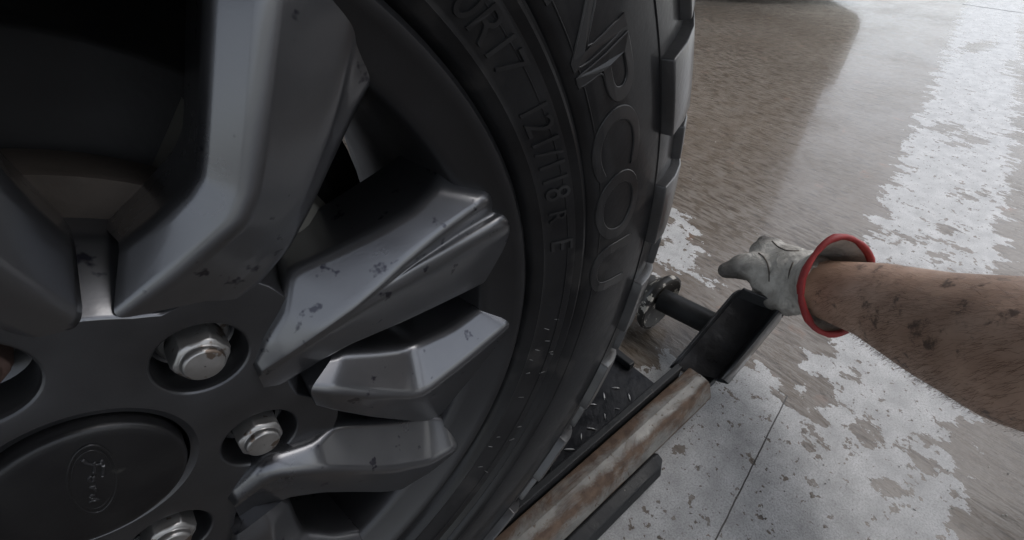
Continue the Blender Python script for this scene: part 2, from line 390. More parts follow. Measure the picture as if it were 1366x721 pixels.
# arms, traced as ridge lines (pixel, depth of that line in the wheel) and lofted to facets
def L(pts): return [onY(x, y, Y)-LO for x, y, Y in pts]
def resamp(P, n=26):
    P = np.array(P); s = np.r_[0, np.cumsum(np.linalg.norm(np.diff(P, axis=0), axis=1))]; s /= s[-1]
    t = np.linspace(0, 1, n); Q = np.stack([np.interp(t, s, P[:, k]) for k in range(3)], -1)
    for _ in range(1):                              # soften the corners of the polyline
        Q[1:-1] = Q[1:-1]*.5 + (Q[:-2]+Q[2:])*.25
    return Q
P3 = lambda r, a, y: np.array([r*math.cos(R(a)), y, r*math.sin(R(a))])
def dseg(p, poly):
    b_ = 1e9
    for k in range(len(poly)-1):
        a, c = poly[k][[0, 2]], poly[k+1][[0, 2]]; e = c-a; t = np.clip((p[[0, 2]]-a)@e/(e@e+1e-12), -.3 if k == 0 else 0, 1.3 if k == len(poly)-2 else 1)
        b_ = min(b_, np.linalg.norm(p[[0, 2]]-a-t*e))
    return b_
def slope_line(pts, ridge, tan):      # points seen at given pixels that lie on a facet falling back from the ridge
    out = []
    for k, (x, y) in enumerate(pts):
        yy = ridge[k][1]+.006
        for _ in range(30):
            P = onY(x, y, yy)-LO; yy = yy*.6+.4*(ridge[k][1]+tan*dseg(P, ridge))
        out.append(onY(x, y, min(yy, ridge[k][1]+.045))-LO)
    return out
def loft(lines, n=5):
    res = []
    for l_ in lines:
        l_ = [np.array(p_) for p_ in l_]
        q_ = l_[-1].copy(); rr_ = math.hypot(q_[0], q_[2]); f_ = (rr_+.016)/rr_; q_[0] *= f_; q_[2] *= f_; q_[1] += .016; l_.append(q_)   # the end dives into the rim
        Q = []
        for a, c in zip(l_[:-1], l_[1:]): Q += [a*(1-t)+c*t for t in np.linspace(0, 1, n, endpoint=False)]
        Q = np.array(Q+[l_[-1]])
        Q[1:-1] = Q[1:-1]*.5+(Q[:-2]+Q[2:])*.25
        res.append(Q)
    return res
def arm(name, lines, back=-.045):
    Ls = loft(lines)
    fb = Ls[0]*.55+Ls[1]*.45; fb[:, 1] = np.maximum(Ls[0][:, 1]+.012, back); lb = Ls[-1]*.8+Ls[-2]*.2; lb[:, 1] = back
    rows = [fb]
    for q in range(len(Ls)):                 # round every ridge over a few millimetres
        cur = Ls[q]; prv = Ls[q-1] if q else fb; nxt = Ls[q+1] if q < len(Ls)-1 else lb
        d1 = np.linalg.norm(prv-cur, axis=1, keepdims=True)+1e-6; d2 = np.linalg.norm(nxt-cur, axis=1, keepdims=True)+1e-6
        w_ = .0052
        p1 = cur+(prv-cur)*np.minimum(.42, w_/d1); p2 = cur+(nxt-cur)*np.minimum(.42, w_/d2)
        for t in (0, .25, .5, .75, 1): rows.append(p1*(1-t)**2+cur*2*t*(1-t)+p2*t*t)
    rows.append(lb)
    m = MB(); m.grid(rows+[fb])
    n = len(rows); k = len(fb)
    m.f.append(tuple(i*k for i in range(n))); m.f.append(tuple(i*k+k-1 for i in range(n))[::-1])
    o = m.build(name, M_alloy, rim)
    bm = bmesh.new(); bm.from_mesh(o.data); bmesh.ops.remove_doubles(bm, verts=bm.verts, dist=1e-6)
    bmesh.ops.recalc_face_normals(bm, faces=bm.faces); bm.to_mesh(o.data); bm.free()
    o.data.polygons.foreach_set('use_smooth', [True]*len(o.data.polygons))
    sharp(o, 70)
    wn_ = o.modifiers.new('wn', 'WEIGHTED_NORMAL'); wn_.weight = 90; wn_.keep_sharp = True
    return o
def three(A, E, Ey, B, ta, tb):
    Ep = L([(x, y, q) for (x, y), q in zip(E, Ey)])
    return [slope_line(A, Ep, ta), Ep, slope_line(B, Ep, tb)]
TA, TB = .80, .30
# upper fork arm
uE = [(150, 428), (235, 368), (318, 303), (336, 256), (347, 130), (356, 10), (360, -40)]; uEy = [-.0964, -.104, -.112, -.1125, -.113, -.113, -.1125]
Ep = L([(x, y, q) for (x, y), q in zip(uE, uEy)])
uA = slope_line([(160, 325), (200, 296), (243, 258), (260, 233), (266, 130), (271, 10), (272, -40)], Ep, .85)
uC = L([(285, 400, -.0962), (318, 372, -.0985), (372, 318, -.1005), (402, 268, -.1015), (448, 150, -.104), (478, 20, -.107), (490, -30, -.108)])
uC2 = L([(291, 402, -.0960), (324, 375, -.0975), (378, 322, -.0985), (408, 271, -.0992), (454, 152, -.1015), (484, 22, -.105), (496, -28, -.106)])
uB = L([(325, 398, -.0957), (352, 380, -.0957), (388, 336, -.0945), (418, 280, -.094), (474, 160, -.096), (515, 85, -.101), (545, 48, -.105)])
arm_u = arm('spoke', [uA, Ep, uC, uC2, uB])
# lower fork arm with the slot at its tip
rE = [(343, 499), (385, 472), (430, 441), (470, 412), (506, 382), (545, 349), (598, 308), (652, 267)]; rEy = [-.0985, -.1055, -.110, -.112, -.1123, -.1125, -.1125, -.1118]
Ep = L([(x, y, q) for (x, y), q in zip(rE, rEy)])
rA = slope_line([(336, 484), (350, 455), (374, 416), (382, 362), (438, 338), (492, 312), (548, 281), (578, 252)], Ep, TA)
rG = L([(344, 501, -.0985), (387, 474, -.1053), (432, 443, -.1098), (473, 415, -.1118), (509, 385, -.1118), (549, 354, -.110), (606, 315, -.1065), (664, 278, -.1055)])
rF = L([(345, 503, -.0984), (389, 476, -.1052), (434, 445, -.1097), (475, 417, -.1118), (512, 388, -.112), (553, 358, -.1122), (613, 323, -.1128), (676, 290, -.1122)])
rF2y = [-.0983, -.1051, -.1096, -.1118, -.1124, -.113, -.113, -.1124]; rF2p = [(346, 505), (391, 478), (437, 447), (479, 420), (518, 397), (560, 374), (622, 339), (686, 303)]
F2 = L([(x, y, q) for (x, y), q in zip(rF2p, rF2y)])
rB = slope_line([(358, 530), (425, 487), (470, 462), (508, 446), (545, 430), (583, 412), (640, 384), (694, 353)], F2, TB)
arm_r = arm('spoke', [rA, Ep, rG, rF, F2, rB])
arm_s = arm('spoke', three([(446, 474), (462, 469), (502, 467), (548, 461), (602, 437), (642, 408)], [(413, 521), (445, 524), (500, 529), (562, 530), (624, 482), (688, 428)],
                           [-.107, -.110, -.112, -.113, -.113, -.1122], [(423, 544), (448, 551), (500, 560), (574, 565), (640, 520), (694, 478)], TA, TB))
arm_d = arm('spoke', three([(300, 660), (350, 613), (418, 592), (447, 564), (515, 561), (568, 552), (596, 556)], [(312, 675), (362, 636), (428, 629), (470, 629), (525, 629), (574, 620), (612, 598)],
                           [-.099, -.107, -.1115, -.112, -.113, -.113, -.1122], [(330, 712), (377, 668), (430, 660), (470, 659), (515, 659), (570, 649), (612, 628)], TA, TB))
for k in range(1, 5):
    for src in (arm_s, arm_d):
        if k == 4 and src is arm_d: continue
        dup(src, rim, rot=(0, R(60*k+(-9 if k == 4 else 0)), 0))     # +Y rotation turns the pair clockwise to the next bolt

arm_v = arm('spoke', three([(100, 325), (60, 286), (10, 238), (-40, 160), (-80, 40), (-100, -60)], [(112, 428), (60, 402), (-40, 345), (-120, 255), (-180, 100), (-215, -40)],
                           [-.0966, -.103, -.110, -.111, -.112, -.112], [(60, 470), (-10, 442), (-120, 395), (-220, 300), (-300, 150), (-330, 0)], .85, .25))

# lug nuts
def nut_mesh():
    m = MB(); n = 6
    def ring(rad, y, k=n, off=0): return [(rad*math.cos(2*math.pi*j/k+off), y, rad*math.sin(2*math.pi*j/k+off)) for j in range(k)]
    rc = .0122
    m.grid([ring(.0150, .004, 36), ring(.0152, -.0005, 36), ring(.0142, -.0028, 36), ring(.0118, -.0040, 36)], True)
    # hexagon with chamfered crown: 36-gon radius clipped to the hexagon
    def hexr(j, lim): 
        a_ = 2*math.pi*j/36; s_ = ((a_) % (math.pi/3))-math.pi/6; return min(lim, rc*math.cos(math.pi/6)/math.cos(s_))
    def hr(y, lim): return [(hexr(j, lim)*math.cos(2*math.pi*j/36), y, hexr(j, lim)*math.sin(2*math.pi*j/36)) for j in range(36)]
    m.grid([hr(-.003, .02), hr(-.0165, .02), hr(-.0185, .0113), hr(-.0195, .0098), ring(.0088, -.0198, 36), ring(.0086, -.0222, 36), ring(.0078, -.0232, 36), ring(.003, -.0236, 36), ring(.0003, -.0236, 36)], True)
    return m
nut0 = None
for k in range(6):
    ang = PHI0+60*k
    if nut0 is None:
        o = nut_mesh().build('lug_nut', M_nut, rim); sharp(o, 25); bevel(o, .0004, 2, 30); nut0 = o
    else: o = dup(nut0, rim)
    o.location = P3(BC, ang, HY+.0185); o.rotation_euler = (0, R(17*k+8), 0)
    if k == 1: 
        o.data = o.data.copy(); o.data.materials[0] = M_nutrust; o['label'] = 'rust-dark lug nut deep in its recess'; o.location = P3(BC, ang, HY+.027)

# centre cap with oval badge
m = MB(); m.lathe([(.0352, HY+.006), (.0352, HY-.0022), (.0349, HY-.0034), (.0340, HY-.0042), (.0328, HY-.0046), (.030, HY-.0049), (.02, HY-.0054), (.0002, HY-.0058)], 90)
cap = m.build('centre_cap', M_cap, rim); sharp(cap, 40)
BAD = onY(125, 641, HY-.006)-LO
def badge(pts2, th, y0, mat, name, closed=True, hh=.0006):
    mm = MB(); path = [(p[0], y0, p[1]) for p in pts2]
    if closed: path += path[:2]
    mm.ring_tube(path, th, 8, not closed); return mm.build(name, mat, rim)
bl = [(.0074, 8)]
e1 = onY(125, 596, HY-.006)-LO; e2 = onY(125, 686, HY-.006)-LO; e3 = onY(92, 641, HY-.006)-LO; e4 = onY(158, 641, HY-.006)-LO
cB = (e1+e2)/2; ax = (e1-e2)/2; bx_ = (e4-e3)/2
oval = [cB+ax*math.cos(t_)+bx_*math.sin(t_) for t_ in np.linspace(0, 2*math.pi, 48, endpoint=False)]
badge([(q[0], q[2]) for q in oval], .0007, HY-.0052, M_cap, 'badge_oval')
oval2 = [cB+(ax*math.cos(t_)+bx_*math.sin(t_))*.86 for t_ in np.linspace(0, 2*math.pi, 48, endpoint=False)]
badge([(q[0], q[2]) for q in oval2], .0004, HY-.0053, M_cap, 'badge_oval')
M_badge = simple('badge_script', (.016, .016, .018), (.02, .02, .022), 300, (.4, .5), .3, .1, 300, .001, ((.3, .3, .31), 330, .6))
scr = [[(-.55, .35), (-.45, .1), (-.5, -.3), (-.6, -.45)], [(-.62, .3), (-.4, .42), (-.15, .38)], [(-.55, .02), (-.35, .06), (-.2, .02)],
       [(-.15, -.1), (-.05, -.22), (.05, -.1), (-.03, .06), (-.14, -.02)], [(.16, .1), (.18, -.2), (.2, .0), (.3, .1)],
       [(.5, .0), (.42, .08), (.35, -.08), (.45, -.2), (.55, -.05), (.58, .4), (.56, -.1), (.64, -.2)]]
for s_ in scr:
    pts = [cB+ax*(-x_)*1.0+bx_*y_ for x_, y_ in s_]
    badge([(q[0], q[2]) for q in resamp([(p[0], 0, p[2]) for p in pts], 10)], .0007, HY-.0055, M_badge, 'badge_script', False)

# brake disc, caliper, hub carrier, knuckle
m = MB(); m.lathe([(.05, -.045), (.085, -.046), (.122, -.046), (.123, -.044), (.123, -.020), (.05, -.02)], 90)
disc = m.build('brake_disc', M_brake, car); sharp(disc, 40)
m = MB(); m.lathe([(.04, .0), (.165, .0), (.168, .004), (.168, .03), (.2, .05), (.2, .06), (.04, .06)], 64); m.build('backing_plate', M_dark, car)
m = MB()
for a0, a1, r0, r1, y0, y1 in ((20, 48, .085, .152, -.058, .03),):
    rows = []
    for a_ in np.linspace(a0, a1, 8):
        rows.append([P3(r0, a_, y0), P3(r1-.012, a_, y0), P3(r1, a_, y0+.014), P3(r1, a_, y1), P3(r0, a_, y1)])
    m.grid(rows); m.f.append((0, 1, 2, 3, 4)); b_ = 7*5; m.f.append((b_+4, b_+3, b_+2, b_+1, b_))
cal = m.build('brake_caliper', M_caliper, car); bevel(cal, .004, 3, 30)
m = MB(); m.ring_tube([P3(.1, 31, -.060), P3(.1, 31, -.070)], .014, 20); m.build('caliper_bolt', M_caliper, cal)
m = MB(); m.ring_tube([P3(.15, 60, .10), P3(.30, 75, .16), P3(.5, 80, .2)], .03, 14)
m.build('suspension_strut', M_caliper, car)
m = MB(); m.ring_tube([P3(.02, 60, .15), P3(.03, 60, .9)], .045, 14); m.build('axle_housing', M_dark, car)

# wheel arch liner, fender and simplified rest of the body (above and behind the view)
m = MB(); m.lathe([(.455, -.185), (.46, -.17), (.46, .32)], 64, 36, 185)
liner = m.build('wheel_arch_liner', M_dark, car, loc=None)
m = MB(); m.lathe([(.06, .32), (.46, .32)], 64, 20, 185); m.build('inner_wing', M_dark, car)
m = MB()
arc = [P3(.46, a_, -.19) for a_ in np.linspace(180, 36, 50)]
m.grid([arc, [(p[0], -.185, .66) for p in arc]])
xe = arc[-1][0]; ze = arc[-1][2]
m.add([(xe, -.19, ze), (xe, -.185, .66), (.62, -.185, .66), (.62, -.185, .28)], [(0, 1, 2, 3)])
m.add([(.62, -.185, .28), (.62, -.185, .66), (.98, .0, .62), (.98, .0, .28), (1.05, .35, .60), (1.05, .35, .28), (1.05, 1.5, .28), (1.05, 1.5, .6)], [(0, 1, 2, 3), (3, 2, 4, 5), (5, 4, 7, 6)])
m.add([(-.46, -.185, -.05), (-.46, -.185, .66), (-3.4, -.185, .68), (-3.4, -.185, -.05)], [(0, 1, 2, 3)])
m.add([(-3.4, -.185, .68), (-.46, -.185, .66), (.62, -.185, .66), (.98, 0, .62), (1.05, .35, .60), (1.05, 1.5, .60), (-.62, 1.6, .70), (-3.4, 1.6, .8)], [(0, 1, 2, 3, 4, 5, 6, 7)])
fender = m.build('fender', M_body, car, smooth=False); fender.modifiers.new('t', 'SOLIDIFY').thickness = .004

# ---------------- tyre
tp = [(.2362, -.1050), (.2385, -.1085), (.2400, -.1140), (.2415, -.1175), (.2440, -.1195), (.2452, -.1212), (.2465, -.1208), (.2480, -.1215), (.2560, -.1255), (.2640, -.1290), (.2655, -.1288),
      (.2672, -.1305), (.2690, -.1322), (.2705, -.1320), (.2716, -.1300), (.2730, -.1302), (.2748, -.1335), (.2775, -.1352), (.2850, -.1368), (.2950, -.1378), (.3100, -.1378), (.3250, -.1365), (.3380, -.1345),
      (.3500, -.1310), (.3620, -.1262), (.3755, -.1185), (.3865, -.1080), (.3915, -.0935), (.3925, -.07), (.3925, -.03), (.3915, .03), (.39, .07), (.3875, .092), (.383, .105), (.362, .1255), (.325, .1365), (.275, .133), (.245, .118), (.2362, .105)]
ty = MB().lathe(tp, 220).build('tyre', M_rubber, car); sharp(ty, 50); ty['label'] = 'black tyre with raised sidewall lettering'
tr_, ty_ = np.array([p[0] for p in tp]), np.array([p[1] for p in tp])
fr = np.array(tp[6:27])
def side_y(r): return float(np.interp(r, fr[:, 0], fr[:, 1]))
# shoulder blocks
def prof_pt(s):    # walk along profile from sidewall (s=0 at r=.345) over the shoulder to the tread (s=1 at y=-.055)
    pts = np.array([p for p in tp if p[0] >= .3500 and p[1] <= -.03]); pts = np.vstack([[.334, side_y(.334)], [.342, side_y(.342)], pts])
    L_ = np.r_[0, np.cumsum(np.hypot(*np.diff(pts, axis=0).T))]; q = s*L_[-1]
    r_ = np.interp(q, L_, pts[:, 0]); y_ = np.interp(q, L_, pts[:, 1])
    r2 = np.interp(q+.001, L_, pts[:, 0]); y2 = np.interp(q+.001, L_, pts[:, 1]); tx, tz = r2-r_, y2-y_
    nn = np.array([-tz, tx]); nn = np.array([tz, -tx]) if False else nn
    l_ = math.hypot(tx, tz) or 1; nrm = np.array([-(tz), tx])/l_
    if nrm[0] < 0 and s > .5: nrm = -nrm
    if nrm[1] > 0 and s <= .5: nrm = -nrm
    return r_, y_, nrm
def block(s0, s1, a0f, a1f, h0, h1, ns=9, na=5):
    """a0f/a1f: functions s->deg"""
    m = MB(); topg, botg = [], []
    for s in np.linspace(s0, s1, ns):
        r_, y_, nr = prof_pt(s); h = np.interp(s, [s0, (s0+s1)/2, s1], [h0, h1, h1])
        rowt, rowb = [], []
        for a_ in np.linspace(a0f(s), a1f(s), na):
            rowt.append(P3(r_+nr[0]*h, a_, y_+nr[1]*h)); rowb.append(P3(r_-nr[0]*.003, a_, y_-nr[1]*.003))
        topg.append(rowt); botg.append(rowb)
    k = na
    rows = [[botg[i][0]]+topg[i]+[botg[i][-1]] for i in range(ns)]
    m.grid(rows); kk = k+2
    # end walls
    def cap(i, rev):
        b = len(m.v); m.v += [tuple(p) for p in topg[i]]+[tuple(p) for p in botg[i]]
        for j in range(k-1): m.f.append((b+j, b+j+1, b+k+j+1, b+k+j) if not rev else (b+k+j, b+k+j+1, b+j+1, b+j))
    cap(0, False); cap(ns-1, True)
    return m
bA = block(.0, .98, lambda s: -3.9-1.2*s, lambda s: 4.6-2.4*s*(s < .4)-(.96 if s >= .4 else 0), .0080, .0062).build('tread_block', M_tread, ty)
def clean(o, w=.0012, a=35):
    bm = bmesh.new(); bm.from_mesh(o.data); bmesh.ops.remove_doubles(bm, verts=bm.verts, dist=1e-5); bmesh.ops.recalc_face_normals(bm, faces=bm.faces); bm.to_mesh(o.data); bm.free()
    o.data.polygons.foreach_set('use_smooth', [True]*len(o.data.polygons)); bevel(o, w, 2, a); return o
clean(bA)
bB = clean(block(.22, .98, lambda s: -2.0, lambda s: 2.2-.3*s, .0060, .0062).build('tread_block', M_tread, ty))
m = MB()
for i, (y0, y1) in enumerate(((-.048, -.004), (.004, .048))):
    pass
def cblock(y0, y1, a0, a1, sk):
    m = MB(); rows = []
    for a_ in np.linspace(a0, a1, 6): rows.append([P3(.389, a_, y0), P3(.4015, a_+0, y0+.002), P3(.4018, a_+sk, y1-.002), P3(.389, a_+sk, y1)])
    m.grid(rows); m.f.append((0, 1, 2, 3)); m.f.append((23, 22, 21, 20)); return clean(m.build('tread_block', M_tread, ty))
bC = cblock(-.048, -.006, -5.5, 4.0, 3); bD = cblock(.006, .048, -5.5, 4.0, -3); bE = cblock(.058, .098, -4.5, 5, 2)
PITCH_B = 15.0; first = 17.35
for base, off in ((bA, 0), (bB, -8.2), (bC, 3), (bD, -4), (bE, 1)):
    for k in range(24):
        o = base if k == 0 else dup(base, ty)
        o.rotation_euler = (0, -R(first+off-PITCH_B*k), 0)
# sidewall lettering
def text_mesh(s, size, off=0.0):
    cu = bpy.data.curves.new('t', 'FONT'); cu.body = s; cu.size = size; cu.resolution_u = 8; cu.offset = off; cu.align_x = 'CENTER'
    o = bpy.data.objects.new('t', cu); C.objects.link(o); dg = bpy.context.evaluated_depsgraph_get(); me = bpy.data.meshes.new_from_object(o.evaluated_get(dg))
    V = np.array([v.co[:2] for v in me.vertices]); Fc = [list(p.vertices) for p in me.polygons]
    E_ = {}
    for f in Fc:
        for i in range(len(f)):
            e = (f[i], f[(i+1) % len(f)]); E_[e] = 1
    bd = [e for e in E_ if (e[1], e[0]) not in E_]
    bpy.data.objects.remove(o); bpy.data.curves.remove(cu); bpy.data.meshes.remove(me)
    return V, Fc, bd
def side_text(s, size, r0, ang, h=.0010, wx=1.0, hy=1.0, off=0.0):
    V, Fc, bd = text_mesh(s, size, off); V = V*np.array([wx, hy])
    def P(x, y, hh):
        r_ = r0+y; a_ = ang-math.degrees(x/r0); return P3(r_, a_, side_y(r_)-hh)
    n = len(V); vs = [P(x, y, h) for x, y in V]+[P(x, y, -.001) for x, y in V]
    fs = Fc+[(a_, b_, b_+n, a_+n) for a_, b_ in bd]
    o = obj('sidewall_letter', vs, fs, M_letter, ty, smooth=False); fixn(o); return o
for s_, a_ in (('LT265', 66), ('/70R17', 38.3), ('121/118', 20.5), ('R', 10.3), ('E', 5)):
    side_text(s_, .019 if s_ != 'R' else .014, .2495, a_, .0015, 1.05)
def outline_letter(s, ang, size=.050, r0=.277):
    V, Fc, bd = text_mesh(s, size); V = V*np.array([1.3, .98])
    nb = {}
    for a_, b_ in bd: nb[a_] = b_
    m = MB(); seen = set()
    for st in nb:
        if st in seen: continue
        lp = [st]; seen.add(st); x = nb[st]
        while x != st and x not in seen: lp.append(x); seen.add(x); x = nb[x]
        if len(lp) < 3: continue
        Q = V[lp]; Q = resamp([(q[0], q[1], 0) for q in list(Q)+[Q[0]]], max(40, len(lp)))
        path = [P3(r0+q[1], ang-math.degrees(q[0]/r0), side_y(r0+q[1])-.0002) for q in Q]
        m.ring_tube(path+path[1:2], .0007, 6, False)
    o = m.build('sidewall_letter', M_letter, ty); return o
for s_, a_ in (('N', 32.5), ('P', 25.2), ('C', 17.4), ('O', 8.2), ('U', -1.8)):
    outline_letter(s_, a_)
    side_text(s_, .050, .277, a_, .0010, 1.3, .98)
# fine circumferential ribs and wear marks on the sidewall
for r0, wv in ((.2600, .0004), (.2800, .0005), (.3335, .0006)):
    m = MB(); m.ring_tube([P3(r0, a_, side_y(r0)-.0001) for a_ in np.linspace(-70, 95, 120)], wv, 6, False); m.build('sidewall_rib', M_rubber, ty)
m = MB()
for k in range(16):
    a_ = random.uniform(-45, -8); r_ = random.uniform(.247, .263)
    m.ring_tube([P3(r_, a_, side_y(r_)-.0003), P3(r_+random.uniform(.002, .006), a_+random.uniform(-.5, .5), side_y(r_+.003)-.0006)], .00035, 4)
o = m.build('scuff_marks', M_scuff, ty); o['kind'] = 'stuff'

# ------------------------------------------------------------------ wheel dolly
dolly = empty('wheel_dolly', (.45, -.13, 0)); DL = np.array([.45, -.13, 0])
tag(dolly, 'rusty wheel dolly with black foot pedal lying alongside the tyre', 'dolly')
def dobj(mbuild, name, mat, parent=dolly, smooth=True):
    v = [np.array(p)-(DL if parent is dolly else DL) for p in mbuild.v]
    return obj(name, v, mbuild.f, mat, parent, smooth)
# rusty tube: rounded channel section along X
TZ = .062
a0 = onZ(690, 721, TZ); a1 = onZ(893, 490, TZ); b0 = onZ(754, 721, TZ); b1 = onZ(933, 502, TZ)
yl = (a0[1]+a1[1])/2; yr = (b0[1]+b1[1])/2; print('tube', a0, a1, b0, b1)
x0, x1 = -.45, a1[0]+.022
sec = [(yl, TZ-.046), (yl, TZ-.004), (yl+-.0012, TZ-.001), (yl-.004, TZ), (yl-.018, TZ+.0006), ((yl+yr)/2, TZ+.0012), (yr+.006, TZ), (yr+.002, TZ-.0012), (yr-.001, TZ-.005), (yr-.0085, TZ-.024), (yr-.009, TZ-.028), (yr-.006, TZ-.03), (yr-.006, TZ-.046)]
edge = [1, 1, 1, .8, .25, 0, .55, 1, .8, .1, .7, 1, 1]
m = MB(); xs = np.linspace(x0, x1, 60)
m.grid([[(x, y, z) for y, z in sec] for x in xs]); n_ = len(sec); m.f.append(tuple(range(n_))); m.f.append(tuple(range(59*n_, 60*n_))[::-1])
m.f.append((0, n_-1, 60*n_-1, 59*n_))
tube = dobj(m, 'side_rail', M_rust); fixn(tube); sharp(tube, 35)
at2 = tube.data.attributes.new('edge', 'FLOAT', 'POINT'); at2.data.foreach_set('value', np.array(edge*60, dtype=np.float32))
# black inner side plate next to the tube
m = MB(); m.box(((.08+a1[0]+.005)/2, yl+.0065, .045), (a1[0]+.005-.08, .009, .058)); pl = dobj(m, 'side_plate', M_blackmetal, smooth=False); bevel(pl, .0012, 2)
# bolt-on black bar on the outer side
e = onZ(885, 612, .03)
m = MB(); sec2 = [(yr-.004, .012), (yr-.004, .030), (yr-.012, .034), (yr-.026, .030), (yr-.030, .012)]
X0, X1 = -.05, e[0]
m.grid([[(x, y, z) for y, z in sec2]+[(x, *sec2[0])] for x in (X0, X1-.012)]+[[(X1, y*.5+.5*(yr-.014), z*.8+.004) for y, z in sec2]+[(X1, sec2[0][0]*.5+.5*(yr-.014), sec2[0][1]*.8+.004)]])
m.f.append((12, 13, 14, 15, 16)); bar = dobj(m, 'outer_skid', M_blackmetal, smooth=False); fixn(bar); bevel(bar, .0015, 2)
# front cross plate running behind the tyre, with tread-plate lugs, and the roller
fx1 = onZ(838, 482, .045)[0]
m = MB(); m.box(((.20+fx1)/2, (yl+.0112+.32)/2, .030), (fx1-.20, .32-yl-.0112, .028)); cp = dobj(m, 'cross_plate', M_plate, smooth=False); bevel(cp, .003, 2)
cpd = cp
m = MB(); m.box((fx1-.006, .12, .0495), (.011, .37, .012)); o = dobj(m, 'plate_edge', M_blackmetal, cp, smooth=False); bevel(o, .0015, 2)
lugm = None
for i in range(12):
    for j in range(6):
        px_ = .28+.024*i+random.uniform(-.003, .003); py_ = yl+.028+.024*j+random.uniform(-.003, .003)
        if px_ > fx1-.03: continue
        mm = MB(); mm.ring_tube([(-.010, 0, 0), (-.004, 0, .0008), (.004, 0, .0008), (.010, 0, 0)], [.0006, .0018, .0018, .0006], 8)
        if lugm is None: lugm = mm.build('tread_plate_bar', M_scratch, cp); o = lugm
        else: o = dup(lugm, cp)
        o.location = (px_-DL[0], py_-DL[1], .0448); o.rotation_euler = (0, 0, R(45 if (i+j) % 2 else -45)+random.uniform(-.2, .2)); s_ = random.uniform(.35, .75); o.scale = (s_, s_, s_)
m = MB(); m.ring_tube([(.262, yl+.02, .058), (.262, .30, .058)], .030, 28); ro = dobj(m, 'roller', M_plate)
sharp(ro, 40)
# foot pedal: an open tray tilted up towards its end
PZ0, PZ1 = .066, .120
q = {'L0': onZ(897, 486, PZ0), 'R0': onZ(967, 505, PZ0), 'L1': onZ(984, 384, PZ1+.012), 'R1': onZ(1047, 408, PZ1+.012)}
print('pedal', q)
l0, r0_, l1, r1_ = q['L0'], q['R0'], q['L1'], q['R1']
def ptray(u, v, h):      # u along, v across, h above tray floor
    p = (l0*(1-u)+l1*u)*(1-v)+(r0_*(1-u)+r1_*u)*v
    ex = (l1-l0+r1_-r0_)/2; ey = r0_-l0; nn = np.cross(ey, ex); nn /= np.linalg.norm(nn)
    if nn[2] < 0: nn = -nn
    return p+nn*h
m = MB(); WL = .026
nu = 14
def trow(u):
    k = min(1, max(0, (1-u)/.10)); rnd = math.sqrt(max(0, 1-(1-k)**2)) if k < 1 else 1   # rounded end corners
    i = (1-rnd)*.13
    hf = -.020
    wl = 0.0 if u > .02 else -.012
    return [ptray(u, .0+i, -.034), ptray(u, -.01+i, wl), ptray(u, .02+i, wl+.0018), ptray(u, .055+i, wl), ptray(u, .10+i, hf), ptray(u, .3, hf-.003), ptray(u, .7, hf-.003), ptray(u, .90-i, hf), ptray(u, .945-i, wl), ptray(u, .98-i, wl+.0018), ptray(u, 1.03-i, wl-.001), ptray(u, 1.18-i, -.034), ptray(u, 1.17-i, -.040)]
us = list(np.linspace(0, .9, 8))+[.93, .96, .98, .995, 1.0]
rows = [trow(u) for u in us]
m.grid(rows)
# far end wall (top rim and back)
lastr = rows[-1]
endtop = [ptray(1.0, v_, .0015) for v_ in np.linspace(.13, .87, 12)]
endtop2 = [ptray(1.025, v_, 0) for v_ in np.linspace(.11, .91, 12)]
endbot = [ptray(1.03, v_, -.036) for v_ in np.linspace(.05, 1.12, 12)]
endin = [ptray(.955, v_, -.021) for v_ in np.linspace(.12, .88, 12)]
m.grid([endin, endtop, endtop2, endbot])
# underside
m.grid([[ptray(u, 0.0, -.034) for u in us+[1.03]], [ptray(u, 1.17, -.040) for u in us+[1.03]]])
ped = dobj(m, 'foot_pedal', M_pedal); fixn(ped); sharp(ped, 40); bevel(ped, .001, 2, 40)
# pedal hinge lug that links it to the rail
m = MB(); m.box((a1[0]+.035, (yl+yr)/2, .026), (.06, abs(yl-yr)*.7, .02)); h_ = dobj(m, 'pedal_hinge', M_blackmetal, smooth=False); bevel(h_, .002)
# castor arm and castor
ca0 = onZ(948, 432, .075); ca1 = onZ(893, 392, .07); print('castor', ca0, ca1)
ca1[0] = ca0[0]-.01
m = MB(); m.ring_tube([ca0+np.array([0, -.004, 0]), ca0, (ca0+ca1)/2, ca1], .019, 20); ar = dobj(m, 'castor_arm', M_blackmetal); sharp(ar, 40)
m = MB()
cc = onZ(872, 388, .07); 
# curved fork plate: a quarter drum shell standing round the arm end
fl = [(.006, -.004), (.030, -.006), (.046, -.016), (.050, -.015), (.051, -.010), (.049, -.004), (.034, .010), (.034, .022), (.006, .022)]
m.grid([[(ca1[0]+r_*math.cos(t_), ca1[1]+.012+y_, .062+r_*math.sin(t_)) for t_ in np.linspace(0, 2*math.pi, 40, endpoint=False)] for r_, y_ in fl], True)
fk = dobj(m, 'castor_flange', M_chip); fixn(fk); sharp(fk, 40)
m = MB(); cw = (ca1[0]+.01, ca1[1]+.075, .036)
rowsW = []
for r_, dx in ((.010, -.014), (.030, -.014), (.036, -.010), (.036, .010), (.030, .014), (.010, .014)):
    rowsW.append([(cw[0]+dx, cw[1]+r_*math.cos(t_), cw[2]+r_*math.sin(t_)) for t_ in np.linspace(0, 2*math.pi, 28, endpoint=False)])
m.grid(rowsW, True); wh = dobj(m, 'castor_wheel', M_wheelrub); sharp(wh, 35)
m = MB(); m.ring_tube([(cw[0]-.024, cw[1], cw[2]), (cw[0]+.024, cw[1], cw[2])], .006, 12); dobj(m, 'axle_bolt', M_nut)

